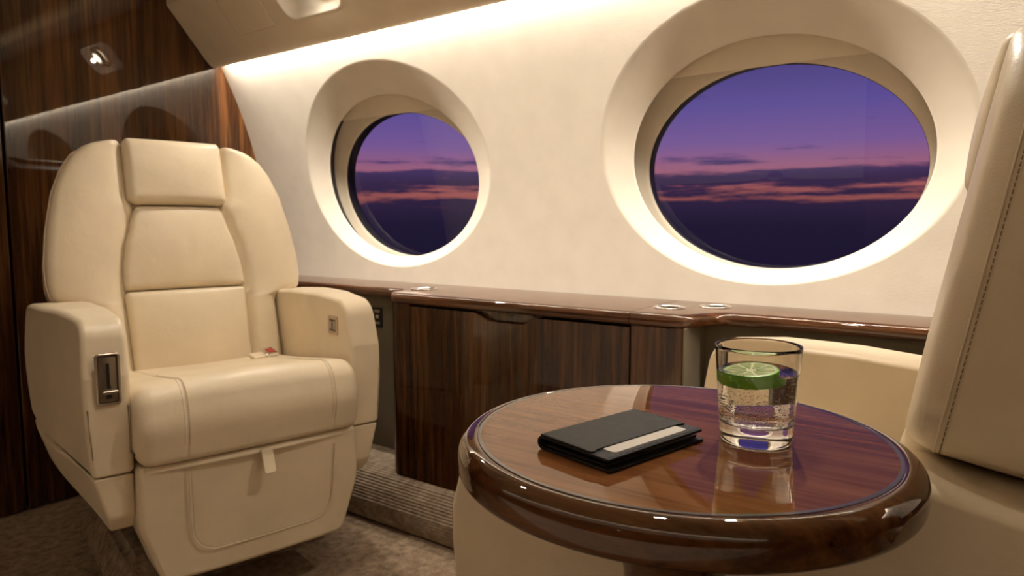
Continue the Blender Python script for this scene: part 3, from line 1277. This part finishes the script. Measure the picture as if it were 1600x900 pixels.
    # pull tab
    tp = round_poly([(-0.014, 0.0), (0.014, 0.0), (0.014, 0.058), (-0.014, 0.058)], [0.005, 0.005, 0, 0], 4)
    tab = extrude_round('pull_tab', tp, 0.0, 0.005, 0.0018, le, t, nseg=3, mapf=lambda u, a, b: (0.014 + a, -0.058 + u - 0.012 * (1 - b / 0.058) + 0.35 * max(0, b - 0.03), 0.349 + b))
    mv(tab)
    # --- backrest
    T = math.tan(radians(tilt)); ct, sn = cos(radians(tilt)), sin(radians(tilt))

    def BK(u, s, d):
        """backrest coordinates: s up the tilted face from z=.5, d forward of it"""
        return (u, vb + s * sn - d * ct, 0.5 + s * ct + d * sn)
    S = 0.722
    half = [(0.0, 0.262), (0.215 + wing, 0.262), (0.232 + wing, 0.272), (0.240 + wing, 0.315), (0.256 + wing, 0.345), (0.30, 0.354), (0.36, 0.354), (0.46, 0.342), (0.56, 0.322), (0.63, 0.296), (0.675, 0.268), (0.70, 0.240), (0.713, 0.214), (0.720, 0.18)]

    def hw(s):
        for (a, b), (c, d) in zip(half, half[1:]):
            if s <= c:
                tt = (s - a) / (c - a)
                return b + (d - b) * tt
        return half[-1][1]
    cen = [(0.0, 0.166), (0.10, 0.167), (0.265, 0.171), (0.33, 0.170), (0.40, 0.158), (0.47, 0.138), (0.525, 0.122), (0.54, 0.13), (0.56, 0.136), (0.73, 0.136)]
    rows = []
    s = 0.0
    while s < 0.70:
        rows.append(s); s += 0.0125
    rows += [0.205 + wing, 0.218 + wing, 0.224 + wing, 0.232 + wing, 0.236 + wing, 0.244 + wing, 0.250 + wing, 0.70, 0.705, 0.709, 0.713, 0.716, 0.7185, 0.720]
    rows = sorted(set(round(r, 4) for r in rows))
    R = 0.019
    NT = 57
    outline = [(hw(r), r) for r in rows]

    def dist(u, s):
        u = abs(u)
        best = 9
        for (a, b), (c, d) in zip(outline, outline[1:]):
            dx, dy = c - a, d - b
            l2 = dx * dx + dy * dy
            tt = max(0, min(1, ((u - a) * dx + (s - b) * dy) / l2)) if l2 else 0
            best = min(best, hypot(u - a - dx * tt, s - b - dy * tt))
        best = min(best, S - s + 0.0)
        return best

    def shell_h(u, s):
        c = interp(cen, s)
        wingw = hw(s) - c
        k = (abs(u) - c) / max(0.02, wingw)
        h = 0.0
        if k > 0:
            h += 0.016 * sin(min(1, k) * pi) ** 0.8 if k < 1 else 0
            h -= 0.020 * math.exp(-((abs(u) - c) / 0.010) ** 2)
        else:
            h -= 0.020
        # wings swell forward over the arms
        h += 0.004 * max(0, min(1, (s - 0.22) / 0.15)) * max(0, k)
        d = dist(u, s)
        if d < R:
            h -= R * (1 - sqrt(max(0, 1 - (1 - d / R) ** 2)))
        return h
    V, Fc = [], []
    for r in rows:
        w = hw(r)
        c = interp(cen, r)
        for i in range(NT):
            tt = -1 + 2 * i / (NT - 1)
            # denser near the edges
            q = sin(tt * pi / 2) * 0.6 + tt * 0.4
            V.append(BK(w * q, r, shell_h(w * q, r)))
    nr = len(rows)
    for i in range(nr - 1):
        for j in range(NT - 1):
            a = i * NT + j
            Fc.append((a, a + 1, a + NT + 1, a + NT))
    border = [i * NT for i in range(nr)] + [(nr - 1) * NT + j for j in range(1, NT)] + [i * NT + NT - 1 for i in range(nr - 2, -1, -1)] + list(range(NT - 2, 0, -1))
    # border positions as (u, s)
    bus = []
    for i in border:
        r = rows[i // NT]; j = i % NT
        tt = -1 + 2 * j / (NT - 1)
        bus.append((hw(r) * (sin(tt * pi / 2) * 0.6 + tt * 0.4), r))
    prev = border
    for dpt, ins in ((-0.045, 0.0), (-0.085, 0.001), (-0.118, 0.004), (-0.132, 0.012), (-0.138, 0.024)):
        cur = []
        for (u, s) in bus:
            k = 1 - ins / 0.30
            V.append(BK(u * k, 0.36 + (s - 0.36) * k, dpt))
            cur.append(len(V) - 1)
        m = len(cur)
        for j in range(m):
            k = (j + 1) % m
            Fc.append((prev[j], prev[k], cur[k], cur[j]))
        prev = cur
    Fc.append(tuple(prev))
    mv(link_mesh('backrest', V, Fc, le, t))
    # stitched seam round the side of the backrest
    path = [(hw(r) + 0.0006, r) for r in rows if 0.24 + wing < r < 0.70]
    for sd in (-1, 1):
        mv(tube('backrest_seam', [BK(sd * (u + 0.0004), s, -0.016) for u, s in path], 0.0012, le, t, 6))
        mv(stitches('backrest_stitching', [BK(sd * (u + 0.0009), s, -0.021) for u, s in path], 0.0068, 0.0046, 0.0008, M['seam'], t))

    # --- inset pads: lower back, lumbar, headrest
    def pad(name, lo, hi, wfun, base, crown, r, nrow=26, ncol=33, back=-0.02, creases=None):
        rws = [lo + (hi - lo) * (0.5 - 0.5 * cos(pi * (i / (nrow - 1)))) * 0.5 + (hi - lo) * (i / (nrow - 1)) * 0.5 for i in range(nrow)]

        def cw(s):
            w = wfun(s)
            e = min(s - lo, hi - s)
            if e < r:
                w -= r * (1 - sqrt(max(0, 1 - (1 - e / r) ** 2)))
            return w
        VV, FF = [], []
        for s in rws:
            w = cw(s)
            for i in range(ncol):
                tt = -1 + 2 * i / (ncol - 1)
                q = sin(tt * pi / 2) * 0.7 + tt * 0.3
                u = w * q
                d = min(w - abs(u), s - lo, hi - s)
                h = base + crown * (1 - (u / max(w, 1e-3)) ** 2) * sin(max(0.02, min(0.98, (s - lo) / (hi - lo))) * pi) ** 0.6
                if d < r:
                    h -= r * (1 - sqrt(max(0, 1 - (1 - max(0, d) / r) ** 2)))
                if creases: h += creases(u, s)
                VV.append(BK(u, s, h))
        for i in range(nrow - 1):
            for j in range(ncol - 1):
                a = i * ncol + j
                FF.append((a, a + 1, a + ncol + 1, a + ncol))
        bd = [i * ncol for i in range(nrow)] + [(nrow - 1) * ncol + j for j in range(1, ncol)] + [i * ncol + ncol - 1 for i in range(nrow - 2, -1, -1)] + list(range(ncol - 2, 0, -1))
        bb = []
        for i in bd:
            s = rws[i // ncol]; tt = -1 + 2 * (i % ncol) / (ncol - 1)
            VV.append(BK(cw(s) * (sin(tt * pi / 2) * 0.7 + tt * 0.3), s, back)); bb.append(len(VV) - 1)
        m = len(bd)
        for j in range(m):
            k = (j + 1) % m
            FF.append((bd[j], bd[k], bb[k], bb[j]))
        FF.append(tuple(bb))
        return mv(link_mesh(name, VV, FF, le, t))
    cf = lambda s: interp(cen, s) - 0.002
    pad('lower_back_cushion', 0.0, 0.268, cf, 0.006, 0.022, 0.014)
    pad('lumbar_cushion', 0.271, 0.524, cf, 0.006, 0.018, 0.014,
        creases=lambda u, s: -0.0022 * math.exp(-((u - 0.012 - 0.1 * (s - 0.4)) / 0.006) ** 2) * math.exp(-((s - 0.40) / 0.06) ** 2) + 0.0018 * math.exp(-((u + 0.02) / 0.02) ** 2) * math.exp(-((s - 0.36) / 0.06) ** 2))
    pad('headrest', 0.528, 0.729, lambda s: 0.139, 0.026, 0.012, 0.022, back=-0.06)
    # --- lever recess on the front of the arm at the viewer's left
    if detail:
        lr = bpy.data.objects.new('recline_lever_box', None)
        COL.objects.link(lr)
        lr.parent = t
        lr.location = (-0.3085, -0.005, 0.560 + dz)
        lr.rotation_euler = (0, 0, radians(0))
        ring = round_poly([(-0.024, 0.0), (0.024, 0.0), (0.024, 0.114), (-0.024, 0.114)], 0.008, 5)
        loftr = [[(a, y, b) for a, b in inset(ring, g)] for g, y in ((0.0, 0.003), (0.0, -0.002), (0.0016, -0.0042), (0.0036, -0.0046), (0.0050, -0.003), (0.0055, 0.003))]
        loft('lever_frame', loftr, M['steel'], lr)
        loft('lever_plate', [[(a, y, b) for a, b in inset(ring, g)] for g, y in ((0.0054, 0.0028), (0.0056, 0.0006), (0.009, -0.0005))], M['cupdark'], lr, cap=True)
        link_bm('lever_slot', box_bm(-0.0032, 0.0032, -0.0014, 0.002, 0.036, 0.092, 0.0005), M['black'], lr)
        link_bm('lever_slot', box_bm(-0.005, 0.006, -0.0014, 0.002, 0.014, 0.022, 0.0005), M['black'], lr)
        link_bm('lever_handle', box_bm(-0.013, 0.018, -0.010, -0.001, 0.0255, 0.0325, 0.0025), M['steel'], lr)
    # --- small square socket on the inner face of the other arm
        sk_ = bpy.data.objects.new('arm_socket', None)
        COL.objects.link(sk_)
        sk_.parent = t
        sk_.location = (0.264, 0.098, 0.643 + dz)
        pl = round_poly([(-0.030, 0.0), (0.030, 0.0), (0.030, 0.052), (-0.030, 0.052)], 0.006, 4)
        extrude_round('socket_frame', pl, -0.0015, 0.002, 0.0008, M['steel'], sk_, nseg=2, mapf=lambda u, a, b: (u, a, b))
        link_bm('socket_recess', box_bm(-0.0022, 0.0, -0.020, 0.020, 0.008, 0.044, 0.0004), M['greyplastic'], sk_)
        link_bm('socket_bar', box_bm(-0.0030, 0.0, -0.017, 0.017, 0.010, 0.014, 0.0004), M['black'], sk_)
        link_bm('socket_bar', box_bm(-0.0030, 0.0, -0.002, 0.003, 0.012, 0.042, 0.0004), M['black'], sk_)
        link_bm('socket_bar', box_bm(-0.0030, 0.0, -0.017, 0.017, 0.038, 0.042, 0.0004), M['black'], sk_)
        # seat belt buckle and the opposite tongue
        bk = bpy.data.objects.new('seat_belt_buckle', None)
        COL.objects.link(bk)
        bk.parent = t
        bk.location = (0.185, 0.385, 0.560 + dz)
        bk.rotation_euler = (radians(20), 0, radians(20))
        bk.scale = (0.78, 0.78, 0.9)
        link_bm('buckle_body', box_bm(-0.026, 0.030, -0.026, 0.026, -0.010, 0.008, 0.003), M['chrome'], bk)
        link_bm('red_button', box_bm(-0.010, 0.022, -0.018, 0.012, 0.006, 0.010, 0.002), M['red'], bk)
        link_bm('belt_webbing', box_bm(-0.075, -0.022, -0.020, 0.020, -0.014, -0.002, 0.002), le, bk)
        tg = link_bm('belt_tongue', box_bm(-0.012, 0.012, -0.02, 0.02, -0.008, 0.008, 0.002), M['chrome'], t)
        tg.location = (-0.247, 0.36, 0.575 + dz)
    return t


left = build_chair('leather_armchair', 'cream leather swivel armchair with winged back facing the round table, in front of walnut bulkhead',
                   (-1.4785, 0.984, 0.0), radians(90 - 14.6))
aisle = ([(0.0, 0.400), (-0.004, 0.50), (-0.002, 0.56), (0.025, 0.655), (0.12, 0.705), (0.30, 0.724), (0.55, 0.732), (0.62, 0.742), (0.80, 0.712), (0.82, 0.60), (0.80, 0.43), (0.30, 0.412)],
         [0.006, 0.05, 0.05, 0.06, 0.12, 0.2, 0.08, 0.08, 0.02, 0.05, 0.02, 0.05])
right = build_chair('leather_armchair', 'cream leather armchair at the right edge, partly behind the round table',
                    (-0.668, 1.140, 0.0), radians(-90), drop=0.040, wing=0.018, tilt=10.0, vb=0.566, aisle_profile=aisle, detail=False)

# ------------------------------------------------------------------ round table
TX, TY, TZ = -0.2485, 0.636, 0.745
tb = thing('round_table', 'round glossy walnut pedestal table with dark inlaid ring', 'table', (TX, TY, 0))
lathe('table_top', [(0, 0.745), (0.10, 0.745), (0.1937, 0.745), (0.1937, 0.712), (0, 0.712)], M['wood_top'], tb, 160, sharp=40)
lathe('inlay_ring', [(0.1937, 0.744), (0.1938, 0.7451), (0.1972, 0.7451), (0.1973, 0.744), (0.1937, 0.744)], M['inlay'], tb, 160, sharp=40)
rim = [(0.1973, 0.73), (0.1973, 0.745), (0.2005, 0.7449)]
for k in range(15):
    a = pi / 2 - pi / 2 * k / 14
    rim.append((0.2005 + 0.0165 * cos(a), 0.7289 + 0.016 * sin(a)))
for k in range(1, 9):
    a = -pi / 2 * k / 8
    rim.append((0.207 + 0.010 * cos(a), 0.7185 + 0.0105 * sin(a)))
rim += [(0.185, 0.708), (0.15, 0.712), (0.15, 0.72)]
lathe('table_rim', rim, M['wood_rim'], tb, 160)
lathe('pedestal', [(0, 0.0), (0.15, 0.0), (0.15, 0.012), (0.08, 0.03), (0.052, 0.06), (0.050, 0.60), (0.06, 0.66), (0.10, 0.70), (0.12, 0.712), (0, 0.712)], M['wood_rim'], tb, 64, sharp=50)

# ------------------------------------------------------------------ passport wallet with a card
wl = thing('wallet', 'black leather passport wallet lying folded on the round table', 'wallet', (-0.335, 0.515, TZ + 0.0003), radians(-14.5))
# local: x across (spine -> open edge), y along the spine
WX, WY, TH = 0.088, 0.134, 0.0125
R_ = TH / 2
sec = []
th = 0.0026
for k in range(13):
    a = pi / 2 + pi * k / 12
    sec.append((R_ + R_ * cos(a), R_ + R_ * sin(a)))
outer = [(WX - 0.002, TH - 0.0010)] + sec + [(WX, 0.0)]
inner = [(WX, th)] + [(R_ + (R_ - th) * cos(pi / 2 + pi * k / 12), R_ + (R_ - th) * sin(pi / 2 + pi * k / 12)) for k in range(12, -1, -1)] + [(WX - 0.002, TH - th - 0.0010)]
extrude_round('cover', densify(outer + inner, 0.012), 0.0, WY, 0.0009, M['blackleather'], wl, nseg=3, mids=2, mapf=lambda u, a, b: (a, u, b))
link_bm('inner_pages', box_bm(0.010, WX - 0.006, 0.003, WY - 0.003, th + 0.0004, 0.0052, 0.0006), M['blackleather'], wl)
# pocket flap on the upper face: covers all but a strip along the open edge
fl = [(0.004, 0.0004), (WX - 0.019, 0.0004), (WX - 0.0225, 0.010), (WX - 0.0225, WY - 0.010), (WX - 0.019, WY - 0.0004), (0.004, WY - 0.0004)]
extrude_round('pocket_flap', densify(round_poly(fl, [0.001, 0.003, 0.01, 0.01, 0.003, 0.001], 4), 0.015), TH - 0.0004, TH + 0.0016, 0.0006, M['blackleather'], wl, nseg=3,
              mapf=lambda u, a, b: (a, b, u - 0.0010 * max(0, (a - 0.006)) / WX))
for y in (0.0026, WY - 0.0026):
    stitches('edge_stitching', [(0.006, y, TH + 0.0016), (WX - 0.022, y, TH + 0.0009)], 0.0028, 0.0018, 0.0003, M['blackedge'], wl)
stitches('edge_stitching', [(WX - 0.0042, 0.003, TH - 0.0008), (WX - 0.0042, WY - 0.003, TH - 0.0008)], 0.0028, 0.0018, 0.0003, M['blackedge'], wl)
cd = thing('card', 'white card sticking out of the black wallet pocket', 'card', (0, 0, 0))
cd.location = wl.location
cd.rotation_euler = wl.rotation_euler
cp_ = round_poly([(WX - 0.060, 0.017), (WX - 0.0085, 0.017), (WX - 0.0085, 0.120), (WX - 0.060, 0.120)], 0.004, 5)
extrude_round('card_sheet', cp_, TH - 0.0006, TH + 0.0004, 0.0003, M['card'], cd, nseg=2, mapf=lambda u, a, b: (a, b, u - 0.0008 * (a / WX)))

# ------------------------------------------------------------------ tumbler with sparkling water and lime
GX, GY = -0.177, 0.654
GH, GB = 0.0925, 0.0175
gl = thing('drinking_glass', 'clear tumbler of sparkling water standing on the round table', 'glass', (GX, GY, TZ + 0.0002))
ro = lambda z: 0.0325 + (0.0393 - 0.0325) * (z / GH)
wallt = 0.0016
prof = [(0, 0.0012), (0.022, 0.0012), (0.0275, 0.0002), (0.0310, 0.0004), (0.0326, 0.0022)]
prof += [(ro(z), z) for z in (0.006, 0.012, 0.0175, 0.03, 0.045, 0.06, 0.075, 0.088)]
prof += [(ro(GH) - 0.0002, GH - 0.0006), (ro(GH) - 0.0008, GH), (ro(GH) - 0.0014, GH - 0.0006)]
inn = [(ro(z) - wallt, z) for z in (0.088, 0.075, 0.06, 0.045, 0.03)]
prof += inn + [(ro(0.022) - wallt - 0.0003, 0.0225), (ro(0.02) - wallt - 0.002, 0.0190), (ro(0.018) - wallt - 0.006, 0.0178), (0.015, 0.0174), (0, 0.0173)]
lathe('glass_body', prof, M['glass'], gl, 96)
WZ = 0.0675
e = 0.0002
wp = [(0, 0.0173 - e), (0.015, 0.0174 - e), (ro(0.018) - wallt - 0.006 + e, 0.0178 - e), (ro(0.02) - wallt - 0.002 + e, 0.0190 - e), (ro(0.022) - wallt - 0.0003 + e, 0.0225)]
wp += [(ro(z) - wallt + e, z) for z in (0.03, 0.045, 0.06, 0.0665)] + [(ro(WZ) - wallt + e, WZ + 0.0006), (ro(WZ) - wallt - 0.0012, WZ + 0.0001), (0.02, WZ), (0, WZ)]
lathe('sparkling_water', wp, M['water'], gl, 96)
# bubbles: hundreds of tiny specks on the wall and base
bmv, bmf = [], []
ico = bmesh.new()
bmesh.ops.create_icosphere(ico, subdivisions=1, radius=1.0)
iv = [v.co.copy() for v in ico.verts]
ico.verts.index_update()
ifc = [tuple(v.index for v in f.verts) for f in ico.faces]
ico.free()
rb = random.Random(11)
for i in range(1000):
    a = rb.uniform(0, 2 * pi)
    if i < 520:
        z = 0.0205 + abs(rb.gauss(0, 0.012))
    else:
        z = rb.uniform(0.021, 0.066)
    if z > 0.066: continue
    rr = (ro(z) - wallt - 0.0007) if rb.random() < 0.72 else (ro(z) - 0.003) * sqrt(rb.random())
    if z < 0.0235: rr = min(rr, 0.029)
    s = rb.uniform(0.00032, 0.00068)
    o = len(bmv)
    bmv += [Vector((rr * cos(a), rr * sin(a), z)) + v * s for v in iv]
    bmf += [tuple(k + o for k in f) for f in ifc]
bb = link_mesh('bubbles', bmv, bmf, M['bubble'], gl)
bb['kind'] = 'stuff'

# lime wheel floating at the surface
lm = thing('lime_slice', 'round slice of lime floating in the tumbler', 'lime', (GX - 0.004, GY - 0.006, TZ + WZ - 0.0105), radians(20))
lm.rotation_euler = (radians(3), radians(-4), radians(20))
LR, LT = 0.0255, 0.0125
lathe('rind', [(LR - 0.0022, 0.0), (LR - 0.0005, 0.0004), (LR + 0.0004, LT * 0.5), (LR - 0.0004, LT - 0.0004), (LR - 0.0015, LT), (LR - 0.0022, LT), (LR - 0.0022, 0.0)], M['rind'], lm, 72, sharp=50)
lathe('pith', [(0, 0.0006), (LR - 0.0023, 0.0006), (LR - 0.0023, LT - 0.0002), (LR - 0.0038, LT - 0.0001), (0, LT - 0.0008)], M['pith'], lm, 72, sharp=50)
for k in range(9):
    a0 = 2 * pi * k / 9 + 0.07
    a1 = 2 * pi * (k + 1) / 9 - 0.07
    pts = [(0.0022 * cos((a0 + a1) / 2), 0.0022 * sin((a0 + a1) / 2))]
    for j in range(7):
        a = a0 + (a1 - a0) * j / 6
        pts.append(((LR - 0.0042) * cos(a), (LR - 0.0042) * sin(a)))
    extrude_round('segment', round_poly(pts, 0.0012, 3), LT - 0.0022, LT + 0.0001, 0.0007, M['flesh'], lm, nseg=2, mapf=lambda u, a, b: (a, b, u))
